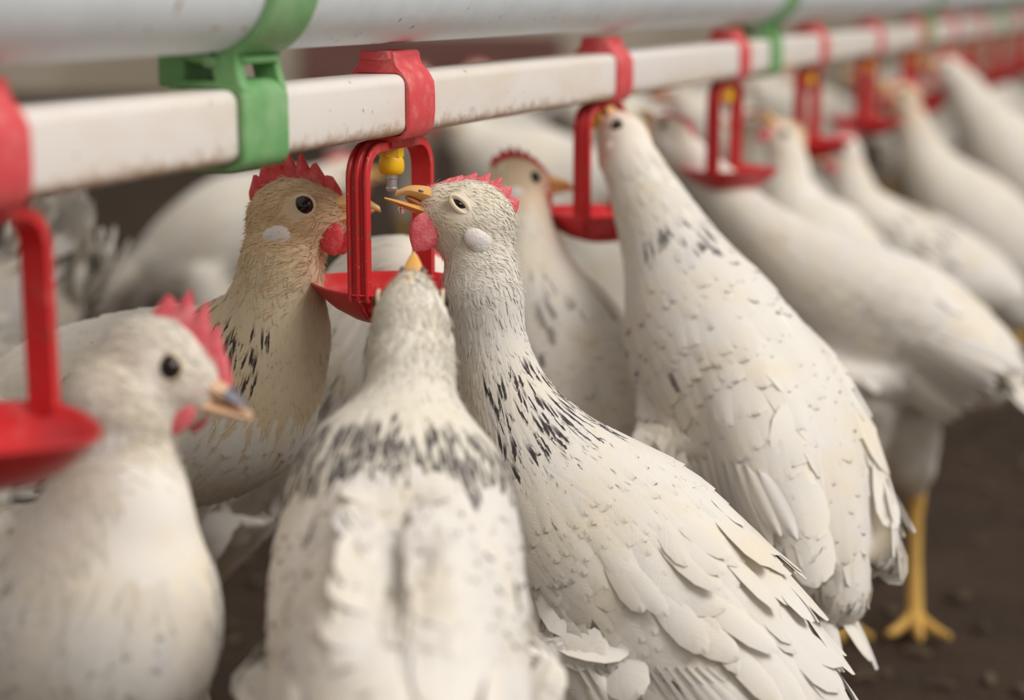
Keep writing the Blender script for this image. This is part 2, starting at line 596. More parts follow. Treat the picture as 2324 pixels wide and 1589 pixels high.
def arch_mesh():
    mb = MB()
    path = []
    r = 0.014
    path.append((-SPAN, RIM_Z - 0.0035))
    for k in range(7):
        path.append((-SPAN, RIM_Z + (ARCH_TOP - r - RIM_Z) * k / 6.0))
    for k in range(1, 8):
        a = math.pi - (math.pi / 2) * k / 7
        path.append((-SPAN + r + r * math.cos(a), ARCH_TOP - r + r * math.sin(a)))
    right = [(-x, z) for x, z in reversed(path)]
    path = path + right
    # T-shaped section: plate 9.5 mm wide with a raised rib along the middle on the outside and thick edges
    prof = [(-0.0050, 0.0028), (-0.0050, -0.0012), (-0.0036, -0.0016), (-0.0028, 0.0002), (-0.0012, 0.0002), (-0.0008, -0.0018), (0.0008, -0.0018), (0.0012, 0.0002),
            (0.0028, 0.0002), (0.0036, -0.0016), (0.0050, -0.0012), (0.0050, 0.0028)]
    sweep(mb, path, prof, 1)
    # little ribs that run on down the outside of the cup
    for sx in (-1, 1):
        mb.tube([(sx * SPAN, 0, RIM_Z), (sx * (SPAN - 0.002), 0, RIM_Z - 0.006), (sx * (SPAN - 0.009), 0, RIM_Z - 0.0125)], [0.0016, 0.0015, 0.0006], 8)
    # saddle block and collar under the pipe
    mb.box(-0.012, 0.012, -0.0062, 0.0062, ARCH_TOP - 0.0016, -HW - 0.0020)
    return mb.mesh('bracket', bevel=0.0004, segs=1)

def cup_mesh():
    """shallow bowl, lozenge-rounded in plan, pointed to both sides of the pipe"""
    n = 56
    A, B = 0.0365, 0.0425          # half length along the pipe, half width across it
    def loop(s, z, lift=0.0):
        out = []
        for k in range(n):
            a = 2 * math.pi * k / n
            c, s_ = math.cos(a), math.sin(a)
            e = 1.45
            rr = (abs(c) ** e + abs(s_) ** e) ** (-1 / e)
            out.append(Vector((A * s * rr * c, B * s * rr * s_, z + lift * abs(s_) ** 3)))
        return out
    D = 0.0185
    outer = []
    for s, q in ((0.05, 1.0), (0.28, 0.97), (0.5, 0.84), (0.7, 0.62), (0.86, 0.34), (0.97, 0.08), (1.0, 0.02)):
        outer.append(loop(s, RIM_Z - D * q, 0.0004 * s))
    inner = []
    for s, q in ((0.995, -0.02), (0.955, 0.0), (0.84, 0.30), (0.68, 0.56), (0.48, 0.77), (0.26, 0.88), (0.04, 0.9)):
        inner.append(loop(s, RIM_Z - D * q, 0.0004 * s))
    mb = MB()
    mb.rings(outer + inner, True)
    return mb.mesh('drip_cup')

def nipple_meshes():
    mb = MB()
    # hexagonal shoulder, then the smooth round barrel
    hexr = []
    for z in (ARCH_TOP + 0.001, ARCH_TOP - 0.0065):
        hexr.append([Vector((0.0056 * math.cos(math.radians(60 * k)), 0.0056 * math.sin(math.radians(60 * k)), z)) for k in range(6)])
    mb.rings(hexr, True)
    z0 = ARCH_TOP - 0.0055
    mb.lathe([(0.0046, z0), (0.0050, z0 - 0.0012), (0.0057, z0 - 0.0030), (0.0058, z0 - 0.0060), (0.0055, z0 - 0.0078), (0.0046, z0 - 0.0088), (0.0020, z0 - 0.0090)], 28)
    body = mb.mesh('nipple')
    mp = MB()
    z1 = z0 - 0.0086
    mp.lathe([(0.0027, z1), (0.0028, z1 - 0.0020), (0.0024, z1 - 0.0024), (0.0023, z1 - 0.0060), (0.0027, z1 - 0.0064), (0.0026, z1 - 0.0074), (0.0012, z1 - 0.0082)], 20)
    return body, mp.mesh('pin')

CLIP, ARCH, CUP = clip_mesh(), arch_mesh(), cup_mesh()
NIP, PIN = nipple_meshes()
drinker_labels = {
    -1: 'blurred red drip cup drinker at the left edge, nearest of the row',
    0: 'sharp red clip drinker with yellow nipple and cup between the two facing hens',
    1: 'red drinker whose yellow nipple the big hen on the right reaches',
    2: 'red drinker with orange-looking nipple just before the far green hanger',
    3: 'red drinker just beyond the far green hanger',
}
for i in range(-1, 14):
    r = empty('nipple_drinker', PO + AL * (STEP * i), AZ)
    lab = drinker_labels.get(i)
    if lab is None:
        lab = 'small far red drinker, number %s beyond the far green hanger' % {4: 'two', 5: 'three', 6: 'four', 7: 'five', 8: 'six', 9: 'seven', 10: 'eight', 11: 'nine', 12: 'ten', 13: 'eleven'}[i]
    tag(r, lab, 'drinker', 'nipple drinkers along the white pipe')
    link('clip', CLIP, 'pale_red_plastic', r)
    link('bracket', ARCH, 'dirty_red_plastic', r)
    link('drip_cup', CUP, 'red_plastic', r)
    nn = link('nipple', NIP, 'yellow_plastic', r)
    link('pin', PIN, 'steel', nn)

def hanger_parts():
    x0, x1 = -0.0165, 0.0165
    parts = {}
    # band around the square pipe
    mb = MB()
    ring_solid(mb, rounded_square(HW + 0.0032, 0.0068), rounded_square(HW + 0.0003, 0.0046), x0, x1)
    parts['pipe_band'] = mb.mesh('pipe_band', bevel=0.0006, segs=1)
    # ring around the round pipe
    mb = MB()
    n = 48
    def circ(r): return [(r * math.cos(2 * math.pi * k / n), GZ + r * math.sin(2 * math.pi * k / n)) for k in range(n)]
    ring_solid(mb, circ(GR + 0.0036), circ(GR + 0.0002), x0, x1)
    parts['ring'] = mb.mesh('ring', bevel=0.0006, segs=1)
    # slotted web in front (local -y) between ring and band
    mb = MB()
    zb, zt = HW - 0.001, GZ - 0.0160
    yf = -(HW + 0.0030)
    def post(xa, xb):
        pr = []
        for k in range(9):
            t = k / 8
            z = zb + (zt - zb) * t
            y = yf + 0.0030 * math.sin(t * math.pi) - 0.0088 * max(0, t - 0.45) ** 1.2
            pr.append((y, z))
        lp = pr + [(y + 0.0105, z) for y, z in reversed(pr)]
        rings = [[Vector((x, p[0], p[1])) for p in lp] for x in (xa, xb)]
        mb.rings(rings, True)
    post(x0, x0 + 0.0058)
    post(x1 - 0.0040, x1)
    parts['web_post'] = mb.mesh('web_post', bevel=0.0006, segs=1)
    mb = MB()
    zm = 0.5 * (zb + zt) - 0.0012
    mb.box(x0 + 0.004, x1 - 0.003, yf + 0.0018, yf + 0.0085, zm - 0.0014, zm + 0.0014)
    parts['rung'] = mb.mesh('rung', bevel=0.0005, segs=1)
    # locking lug at the back
    mb = MB()
    mb.box(x0 + 0.002, x1 - 0.002, HW - 0.004, HW + 0.0075, HW + 0.0005, GZ - GR + 0.008)
    mb.box(x0 + 0.010, x1 - 0.010, HW + 0.0070, HW + 0.0105, HW + 0.004, HW + 0.013)
    parts['locking_lug'] = mb.mesh('locking_lug', bevel=0.0008, segs=1)
    mb = MB()
    mb.tube([(x0 - 0.004, -0.004, GZ - GR - 0.0025), (x1 + 0.004, -0.004, GZ - GR - 0.0025)], 0.0022, 10)
    parts['hinge_pin'] = mb.mesh('hinge_pin')
    return parts
HP = hanger_parts()
GREEN_S = -0.1400
for k, lab in ((-1, 'green pipe hanger beyond the left edge of the row'), (0, 'big green plastic hanger clamping both pipes, left of the sharp drinker'), (1, 'smaller blurred green hanger between the far red drinkers'), (2, 'third green hanger far down the pipe'), (3, 'fourth green hanger far down the pipe')):
    if k < 0:
        continue
    r = empty('pipe_hanger', PO + AL * (GREEN_S + 0.826 * k), AZ)
    tag(r, lab, 'hanger', 'green hangers on the pipes')
    for nm, me in HP.items():
        link(nm, me, 'green_plastic', r)
# ------------------------------------------------------------------ feathers
ST_U = np.array([0.0, 0.25, 0.5, 0.75, 0.92, 1.0])
W_ROUND = np.array([0.45, 0.85, 1.0, 0.95, 0.62, 0.12])
W_POINT = np.array([0.55, 0.95, 1.0, 0.75, 0.36, 0.05])

def feather_mesh(name, c0, c1, c2, n0, n1, n2, Ln, Wd, mark, tone, lift, prof):
    """many vanes at once: centres c0,c1,c2 (root, middle, tip) and normals, all (F,3)"""
    F = len(c0)
    u = ST_U[None, :, None]
    cen = c0[:, None] * ((1 - u) * (1 - 2 * u)) + c1[:, None] * (4 * u * (1 - u)) + c2[:, None] * (u * (2 * u - 1))
    nor = n0[:, None] * (1 - u) + n2[:, None] * u
    nor /= np.linalg.norm(nor, axis=2, keepdims=True) + 1e-9
    tan = np.gradient(cen, axis=1)
    side = np.cross(tan, nor)
    side /= np.linalg.norm(side, axis=2, keepdims=True) + 1e-9
    cen = cen + nor * (lift[:, None, None] * (0.15 + u ** 1.3))
    hw = (Wd * 0.5)[:, None, None] * (prof if prof.ndim == 2 else prof[None])[:, :, None]
    vs = np.zeros((F, 6, 3, 3))
    vs[:, :, 1] = cen + nor * (Wd[:, None, None] * 0.05)
    vs[:, :, 0] = cen - side * hw - nor * (hw * 0.22)
    vs[:, :, 2] = cen + side * hw - nor * (hw * 0.22)
    base = np.arange(F)[:, None, None, None] * 18
    q = []
    for k in range(5):
        for j in range(2):
            a = k * 3 + j
            q.append((a, a + 1, a + 4, a + 3))
    q = np.array(q)
    faces = (np.arange(F)[:, None, None] * 18 + q[None]).reshape(-1, 4)
    me = bpy.data.meshes.new(name)
    nv, nf = F * 18, len(faces)
    me.vertices.add(nv)
    me.vertices.foreach_set('co', vs.reshape(-1).astype(np.float32))
    me.loops.add(nf * 4)
    me.loops.foreach_set('vertex_index', faces.reshape(-1).astype(np.int32))
    me.polygons.add(nf)
    me.polygons.foreach_set('loop_start', np.arange(0, nf * 4, 4, dtype=np.int32))
    me.polygons.foreach_set('use_smooth', np.ones(nf, bool))
    me.update(calc_edges=True)
    uvv = np.zeros((18, 2))
    for k in range(6):
        for j in range(3):
            uvv[k * 3 + j] = (ST_U[k], j / 2)
    uvl = me.uv_layers.new(name='UVMap')
    uvl.data.foreach_set('uv', uvv[faces.reshape(-1) % 18].reshape(-1).astype(np.float32))
    cn = np.zeros((F, 6, 3, 3))
    for j in range(3):
        cn[:, :, j] = nor + side * (0.28 * (j - 1))
    cn = cn.reshape(-1, 3)
    cn /= np.linalg.norm(cn, axis=1, keepdims=True) + 1e-9
    me.normals_split_custom_set_from_vertices(cn.tolist())
    for nm, arr in (('mark', mark), ('tone', tone)):
        at = me.attributes.new(nm, 'FLOAT', 'POINT')
        at.data.foreach_set('value', np.repeat(arr, 18).astype(np.float32))
    return me

def flight_feather(name, mark=0.0, tone=0.4, pointed=False):
    """one long quill feather, x = root to tip, unit length, y across; slightly bowed"""
    us = np.linspace(0, 1, 9)
    w = np.array([0.16, 0.62, 0.9, 1.0, 1.0, 0.98, 0.9, 0.66, 0.14]) * 0.5
    vs, uv = [], []
    for k, u in enumerate(us):
        for j, q in enumerate((-1, -0.5, 0, 0.5, 1)):
            vs.append((u, q * w[k] * 0.22, -0.10 * u * u + (0.012 if j == 2 else 0) - 0.03 * abs(q)))
            uv.append((u, (q + 1) / 2))
    fs = [(k * 5 + j, k * 5 + j + 1, k * 5 + j + 6, k * 5 + j + 5) for k in range(8) for j in range(4)]
    me = raw_mesh(name, vs, fs)
    l = me.uv_layers.new(name='UVMap')
    for lp in me.loops:
        l.data[lp.index].uv = uv[lp.vertex_index]
    for nm, val in (('mark', mark), ('tone', tone)):
        at = me.attributes.new(nm, 'FLOAT', 'POINT')
        at.data.foreach_set('value', np.full(len(vs), val, np.float32))
    me.materials.append(MATS['white_feather'])
    return me
QUILLS = [flight_feather('quill', 0, 0.3), flight_feather('quill', 0, 0.55), flight_feather('quill', 0, 0.93), flight_feather('quill', 1.0, 0.9)]

# ------------------------------------------------------------------ the bird
def smooth_union(mb, voxel, iters=8):
    me = raw_mesh('tmp', mb.v, mb.f)
    bm = bmesh.new(); bm.from_mesh(me)
    bmesh.ops.recalc_face_normals(bm, faces=bm.faces)
    bm.to_mesh(me); bm.free()
    o = bpy.data.objects.new('tmp', me)
    COL.objects.link(o)
    r = o.modifiers.new('r', 'REMESH'); r.mode = 'VOXEL'; r.voxel_size = voxel
    s = o.modifiers.new('s', 'SMOOTH'); s.factor = 0.5; s.iterations = iters
    dg = bpy.context.evaluated_depsgraph_get()
    out = bpy.data.meshes.new_from_object(o.evaluated_get(dg))
    bpy.data.objects.remove(o)
    bpy.data.meshes.remove(me)
    return out

def comb_mesh(X, hs, n_pts, height, thick, x0, x1, lean=0.0, front_low=0.35):
    """X maps head-frame mm to world. Serrated plate."""
    st = []
    per = 6
    for i in range(n_pts * per + 1):
        t = i / (n_pts * per)
        ph = (i % per) / per
        tooth = (1 - abs(2 * ph - 1)) ** 0.85
        env = math.sin(math.pi * min(1, max(0, 0.10 + 0.84 * t))) ** 0.6
        body = 0.50 + 0.06 * math.sin(9 * t)
        top = height * env * (body + (1 - body) * tooth * (0.55 + 0.45 * math.sin(math.pi * min(1, t * 1.15 + 0.05))))
        st.append((x0 + (x1 - x0) * t - lean * tooth * height * 0.35, x0 + (x1 - x0) * t, top))
    rings = []
    def zbase(x):
        return 15.5 - 0.020 * (x + 2) ** 2 - 2.2
    for xt, xb, top in st:
        zb = zbase(xb)
        r = []
        for f, th in ((0, thick), (0.45, thick * 0.85), (0.8, thick * 0.55), (1.0, thick * 0.16)):
            r.append((f, th))
        lp = [X(xb + (xt - xb) * f, th, zb + top * f) for f, th in r] + [X(xb + (xt - xb) * f, -th, zb + top * f) for f, th in reversed(r)]
        rings.append(lp)
    mb = MB()
    mb.rings(rings, True)
    return mb

def make_hen(label, spine, head, dors, lod=1, marks=None, foot=None, group='white hens crowding the drinker line', comb='comb_red',
             comb_h=11.0, gape=0.0, closed_eye=False, face_tan=0.3, wing=True, size=1.0, tail_n=7, flight_n=9, seed=0, comb_pts=7, wattle=1.0, wing_drop=0.0,
             wing_sides=(1, -1), body_tone=0.0, comb_lean=0.3, beak_mat='beak_horn', quill_marks=0.12, foot_yaw=None, shag=1.0, wing_len=1.0, wing_lift=0.25, blushy=1.0, wing_out=0.84, cov=1.0, flight_len=1.0, wing_tall=0.66, thigh=1.0, wing_start=2.7, fluff=2500, beak_len=1.0, feath=1.0, comb_x=(-15, 20), neck_mat='white_feather', face_mat='cream_feather', saddle=0, dark_tip=False, lower_len=0.86, cov_min=0.3, hackle_from=None):
    rg = np.random.default_rng(100 + seed)
    mm = 0.001
    nspan0 = len(spine) - 1
    pts = [P(u, v, d) for u, v, d, w, h in spine]
    arr = np.array([[*p, w * mm, h * mm] for p, (u, v, d, w, h) in zip(pts, spine)])
    sm = catmull(arr, 8)
    cen = sm[:, :3]
    tan = np.gradient(cen, axis=0)
    tan /= np.linalg.norm(tan, axis=1, keepdims=True)
    if isinstance(dors, Vector):
        dors = [dors] * len(spine)
    dd = catmull(np.array([list(x) for x in dors]), 8)
    dd = dd - tan * np.sum(dd * tan, axis=1, keepdims=True)
    dd /= np.linalg.norm(dd, axis=1, keepdims=True)
    sd = np.cross(tan, dd)                  # to the bird's right
    # root on the floor beneath the body
    im = int(len(cen) * 0.36)
    base = Vector((cen[im][0], cen[im][1], 0.0))
    # ---- head frame
    hu, hv, hd, fwd, up, hs = head
    fwd = fwd.normalized()
    up = (up - fwd * up.dot(fwd)).normalized()
    lat = up.cross(fwd)                     # to the bird's left
    hc = P(hu, hv, hd)
    def X(x, y, z):
        return hc + (fwd * x + lat * y + up * z) * (hs * mm)
    def A3(a, b_, c):
        k = hs * mm
        return (fwd * a * k, lat * b_ * k, up * c * k)
    # ---- body union
    mb = MB()
    nseg = 28
    rings = []
    for i in range(len(cen)):
        c = Vector(cen[i]); s_, d_ = Vector(sd[i]), Vector(dd[i])
        w, h = sm[i, 3], sm[i, 4]
        r = []
        for k in range(nseg):
            a = 2 * math.pi * k / nseg
            r.append(c + s_ * (w * math.cos(a)) + d_ * (h * math.sin(a)))
        rings.append(r)
    mb.rings(rings, True)
    mb.ellipsoid(Vector(cen[-1]), (Vector(sd[-1]) * sm[-1, 3], Vector(dd[-1]) * sm[-1, 4], Vector(tan[-1]) * sm[-1, 3]), 20, 12)
    mb.ellipsoid(X(-1, 0, -0.5), A3(18, 13.6, 16.0), 24, 16)
    mb.ellipsoid(X(10, 0, -1.5), A3(11.5, 9.0, 11.5), 20, 12)
    mb.ellipsoid(X(-7, 0, -8), A3(13.5, 13.2, 13), 20, 12)
    mb.ellipsoid(X(2, 0, -9), A3(11, 9.5, 9), 20, 12)
    # bridge skull to neck
    e = Vector(cen[-1]); q = X(-7, 0, -6)
    if (q - e).length > 0.004:
        mb.tube([e, (e + q) / 2, q], [min(sm[-1, 3], sm[-1, 4]) * 0.95, 0.0145 * hs, 0.0125 * hs], 20)
    # folded wings swell out of the flanks
    wings = []
    if wing:
        i0 = min(len(cen) - 1, int(len(cen) * (nspan0 - wing_start) / nspan0))          # shoulder
        i1 = max(1, int(len(cen) * 0.10))
        for sgn in wing_sides:
            s0, s1 = Vector(cen[i0]), Vector(cen[i1])
            imid = (i0 + i1) // 2
            lat_w = Vector(sd[imid]) * sgn
            dor_w = Vector(dd[imid])
            a = (s1 - s0); Lw = a.length * 0.86 * wing_len; a.normalize()
            lat_w = (lat_w - a * lat_w.dot(a)).normalized()
            dor_w = (dor_w - a * dor_w.dot(a)); dor_w = (dor_w - lat_w * dor_w.dot(lat_w)).normalized()
            wmid, hmid = sm[imid, 3], sm[imid, 4]
            wc = Vector(cen[imid]) + lat_w * (wmid * wing_out) + dor_w * (hmid * (wing_lift - wing_drop)) - a * (0.02 * Lw)
            ra, rb, rn = Lw * 0.56, hmid * wing_tall, 0.0120
            tmp = MB(); tmp.ellipsoid(wc, (a * ra, dor_w * rb, lat_w * rn), 28, 18)
            for v in tmp.v:                                  # bend the blade around the body, taper it to the rear
                d_ = v - wc
                y_ = d_.dot(dor_w) / rb
                x_ = d_.dot(a) / ra
                v -= lat_w * (0.012 * y_ * y_ + 0.008 * x_ * x_)
                v -= dor_w * (rb * 0.35 * max(0, x_) * y_)
            mb.add(tmp.v, tmp.f)
            wings.append((sgn, wc, a, dor_w, lat_w, ra, rb, rn))
    # thighs
    legs = []
    it = int(len(cen) * 0.40)
    for sgn in (-1, 1):
        hip = Vector(cen[it]) + Vector(sd[it]) * (sm[it, 3] * 0.55 * sgn) - Vector(dd[it]) * (sm[it, 4] * 0.35)
        fy = Vector((tan[it][0], tan[it][1], 0))
        if foot_yaw is not None:
            fy = foot_yaw
        if fy.length < 1e-3:
            fy = Vector((0, 1, 0))
        fy.normalize()
        fl = Vector((-fy.y, fy.x, 0))
        ft = Vector((hip.x, hip.y, 0.004)) + fy * 0.012 - fl * (0.006 * sgn)
        if foot and sgn in foot:
            ft = foot[sgn].copy(); ft.z = 0.004
        hock = Vector((ft.x, ft.y, min(0.105, hip.z * 0.5))) - fy * 0.030
        knee = hip * 0.5 + hock * 0.5 + fy * 0.012
        mb.tube([hip, hip * 0.6 + knee * 0.4, knee, knee * 0.4 + hock * 0.6, hock + Vector((0, 0, 0.006))], [0.030 * thigh, 0.030 * thigh, 0.024 * thigh, 0.0155 * thigh, 0.008], 16)
        legs.append((hock, ft, fy, fl, sgn))
    voxel = (0.0021, 0.0030, 0.0042)[lod]
    body = smooth_union(mb, voxel, (7, 5, 4)[lod])
    nv = len(body.vertices)
    co = np.zeros(nv * 3, np.float32); body.vertices.foreach_get('co', co); co = co.reshape(-1, 3).astype(float)
    # colour attributes in the head frame
    rel = (co - np.array(hc)) / (hs * mm)
    hx, hy, hz = rel @ np.array(fwd), rel @ np.array(lat), rel @ np.array(up)
    near = np.exp(-(((hx - 17) / 8) ** 2 + (hy / 12) ** 2 + ((hz + 3) / 9) ** 2))
    low = np.exp(-(((hx + 6) / 6) ** 2 + ((np.abs(hy) - 12) / 6) ** 2 + ((hz + 11) / 4.5) ** 2)) * 0.55
    blush = np.clip(near * 1.0 + low, 0, 1) * blushy
    tn = np.clip(np.exp(-(np.linalg.norm(rel, axis=1) / (26 + 16 * (face_tan > 0.55))) ** 2) * face_tan * 1.15, 0, 1)
    for nm, a in (('blush', blush), ('tan', tn)):
        at = body.attributes.new(nm, 'FLOAT', 'POINT'); at.data.foreach_set('value', a.astype(np.float32))
    body.polygons.foreach_set('use_smooth', np.ones(len(body.polygons), bool))
    nrm = np.zeros(nv * 3, np.float32); body.vertices.foreach_get('normal', nrm); nrm = nrm.reshape(-1, 3).astype(float)
    tree = BVHTree.FromPolygons([tuple(x) for x in co], [tuple(p.vertices) for p in body.polygons])

    root = empty('hen', base)
    tag(root, label, 'hen', group)
    offn = np.array(base)
    body.vertices.foreach_set('co', (co - offn).reshape(-1).astype(np.float32))
    body.update()
    body.name = 'body'
    link('body', body, 'down', root)

    # ---- plumage scattered over the surface
    body.calc_loop_triangles()
    tri = np.zeros(len(body.loop_triangles) * 3, np.int32); body.loop_triangles.foreach_get('vertices', tri); tri = tri.reshape(-1, 3)
    pa, pb, pc = co[tri[:, 0]], co[tri[:, 1]], co[tri[:, 2]]
    ar = np.linalg.norm(np.cross(pb - pa, pc - pa), axis=1)
    def scatter(n, weight):
        w = ar * weight(tri)
        w = w / w.sum()
        idx = rg.choice(len(tri), n, p=w)
        r1, r2 = np.sqrt(rg.random(n)), rg.random(n)
        pos = pa[idx] * (1 - r1)[:, None] + pb[idx] * (r1 * (1 - r2))[:, None] + pc[idx] * (r1 * r2)[:, None]
        nn = nrm[tri[idx, 0]]
        return pos, nn
    # nearest spine sample of each vertex
    dist = np.linalg.norm(co[:, None, :] - cen[None], axis=2) if nv * len(cen) < 3e6 else None
    if dist is None:
        near_i = np.concatenate([np.argmin(np.linalg.norm(co[i:i + 4000, None, :] - cen[None], axis=2), axis=1) for i in range(0, nv, 4000)])
    else:
        near_i = np.argmin(dist, axis=1)
    tpar = near_i / (len(cen) - 1)
    nspan = len(spine) - 1
    headmask = (hx < 24) & (hx > -19 + 0.5 * np.clip(-hz, 0, 30)) & (hz > -16) & (np.abs(hy) < 16) & (np.linalg.norm(rel, axis=1) < 25)
    def grab(pos):
        i = np.array([tree.find_nearest(Vector(p))[2] for p in pos])
        return i
    def flow_for(pos, nn, ti):
        f = -tan[ti]
        f = f - nn * np.sum(f * nn, axis=1, keepdims=True)
        ln = np.linalg.norm(f, axis=1, keepdims=True)
        bad = ln[:, 0] < 0.15
        f = f / (ln + 1e-9)
        if bad.any():
            g = np.tile(np.array([0, 0, -1.0]), (bad.sum(), 1))
            g = g - nn[bad] * np.sum(g * nn[bad], axis=1, keepdims=True)
            f[bad] = g / (np.linalg.norm(g, axis=1, keepdims=True) + 1e-9)
        return f
    def lay(name, n, weight, Lfun, Wfun, lift, prof, mode, jit=0.16, mat='white_feather'):
        pos, nn = scatter(n, weight)
        ti = np.argmin(((pos[:, None, :] - cen[None]) ** 2).sum(2), axis=1)
        tt = ti / (len(cen) - 1)
        f = flow_for(pos, nn, ti)
        if mode == 'head':
            fb = np.array(-fwd)
            f2 = fb[None] - nn * (nn @ fb)[:, None]
            f2 /= np.linalg.norm(f2, axis=1, keepdims=True) + 1e-9
            f = f2
        s_ = np.cross(nn, f)
        ang = rg.normal(0, jit, n)
        f = f * np.cos(ang)[:, None] + s_ * np.sin(ang)[:, None]
        loc_r = np.maximum(sm[ti, 3], sm[ti, 4])
        fac = np.clip(loc_r / 0.032, 0.5, 1.0)
        fac = np.where(np.linalg.norm(pos - cen[ti], axis=1) > 1.30 * loc_r, 0.5, fac)      # short feathers on the thighs
        if mode != 'body':
            fac = np.ones(n)
        Ln = Lfun(tt) * rg.uniform(0.8, 1.25, n) * fac
        Wd = Wfun(tt) * rg.uniform(0.8, 1.2, n) * np.sqrt(fac)
        def drop(p, nn_):
            q, m_ = np.zeros_like(p), np.zeros_like(p)
            for i in range(len(p)):
                l, nr, ix, ds = tree.find_nearest(Vector(p[i]))
                # keep overshooting tips free in the air
                q[i] = l if ds < 0.012 else p[i]
                m_[i] = nr
            return q, m_
        c1, n1 = drop(pos + f * (Ln * 0.5)[:, None], nn)
        step = c1 - pos
        step /= np.linalg.norm(step, axis=1, keepdims=True) + 1e-9
        c2, n2 = drop(c1 + step * (Ln * 0.5)[:, None], n1)
        bad = np.sum(n2 * nn, axis=1) < -0.2
        n2[bad] = nn[bad]
        tone = np.clip(rg.beta(1.6, 2.2, n) + body_tone, 0, 1)
        mark = np.zeros(n)
        dcomp = np.sum((pos - cen[ti]) * dd[ti], axis=1) / (sm[ti, 4] + 1e-6)
        if marks and mode != 'head':
            for (t0, t1, dmin, prob, strength) in marks:
                sel = (tt > t0) & (tt < t1) & (dcomp > dmin) & (rg.random(n) < prob)
                mark[sel] = strength
        me = feather_mesh(name, pos - offn, c1 - offn, c2 - offn, nn, n1, n2, Ln, Wd, mark, tone, lift(tt) * rg.uniform(0.5, 1.7, n), prof)
        o = link(name, me, mat, root)
        o['kind'] = 'stuff'
        return o
    onwing = np.zeros(nv, bool)
    for sgn, wc, a, dor_w, lat_w, ra, rb, rn in wings:
        d_ = co - np.array(wc)
        onwing |= ((d_ @ np.array(a) / (ra * 0.86)) ** 2 + (d_ @ np.array(dor_w) / (rb * 0.86)) ** 2 < 1) & (d_ @ np.array(lat_w) > -0.022)
    nb_end = 1.0 - 3.2 / nspan if nspan > 4 else 0.55
    # body part (below the neck) and neck part
    tneck = hackle_from or (nspan - 2.3) / nspan
    counts = ((2300, 2700, 3000), (850, 700, 0), (360, 240, 0))[lod]
    wf = lambda tr: ((tpar[tr[:, 0]] < tneck) & ~headmask[tr[:, 0]] & ~onwing[tr[:, 0]]) * 1.0 + 1e-9
    nf = lambda tr: (tpar[tr[:, 0]] >= tneck - 0.06) * np.clip((np.linalg.norm(rel, axis=1)[tr[:, 0]] - 15) / 12, 0, 1) * (hx[tr[:, 0]] < 5) + 1e-9
    headsoft = np.clip((40 - np.linalg.norm(rel, axis=1)) / 16, 0, 1) * (hx < 24)
    hf = lambda tr: (headsoft[tr[:, 0]] * (np.hypot((hx - 7)[tr[:, 0]], (hz - 3)[tr[:, 0]]) > 5.6)) * 1.0 + 1e-9
    big = (1.0, 1.25, 1.6)[lod]
    lay('body_plumage', counts[0], wf, lambda t: (0.019 + 0.012 * (1 - t)) * big * feath, lambda t: (0.011 + 0.006 * (1 - t)) * big * feath, lambda t: 0.0005 * shag + 0.0008 * (1 - t) * shag, W_ROUND, 'body')
    if lod == 0:
        lay('fluff', fluff, wf, lambda t: 0.0085 + 0.004 * (1 - t), lambda t: 0.0008 + 0 * t, lambda t: 0.0009 * shag + 0 * t, W_POINT, 'body', 0.25)
    lay('hackle', counts[1], nf, lambda t: (0.010 + 0.014 * np.clip((1.02 - t) / (1.02 - tneck), 0, 1)) * big, lambda t: (0.0022 + 0.0030 * np.clip((1.0 - t) / (1.0 - tneck), 0, 1)) * big, lambda t: 0.00035 * shag + 0 * t, W_POINT, 'neck', 0.10, neck_mat)
    if saddle:
        dv = np.sum((co - cen[near_i]) * dd[near_i], axis=1) / (sm[near_i, 4] + 1e-6)
        sf = lambda tr: ((tpar[tr[:, 0]] < 0.50) & (tpar[tr[:, 0]] > 0.03) & (dv[tr[:, 0]] > 0.15)) * 1.0 + 1e-9
        lay('saddle', saddle, sf, lambda t: 0.030 + 0.012 * (1 - t), lambda t: 0.0125 + 0 * t, lambda t: 0.0045 + 0.006 * (0.5 - t), W_ROUND, 'body', 0.22)
    if counts[2]:
        lay('face_down', counts[2], hf, lambda t: 0.0042 + 0 * t, lambda t: 0.0008 + 0 * t, lambda t: 0.0003 + 0 * t, W_POINT, 'head', 0.3, face_mat)
        lay('bristle', 1300, hf, lambda t: 0.0038 + 0 * t, lambda t: 0.00042 + 0 * t, lambda t: 0.0013 + 0 * t, W_POINT, 'head', 0.35, face_mat)

    # ---- head furniture
    cm = comb_mesh(X, hs, comb_pts, comb_h, 1.9, comb_x[0], comb_x[1], comb_lean)
    link('comb', cm.mesh('comb', base), comb, root)
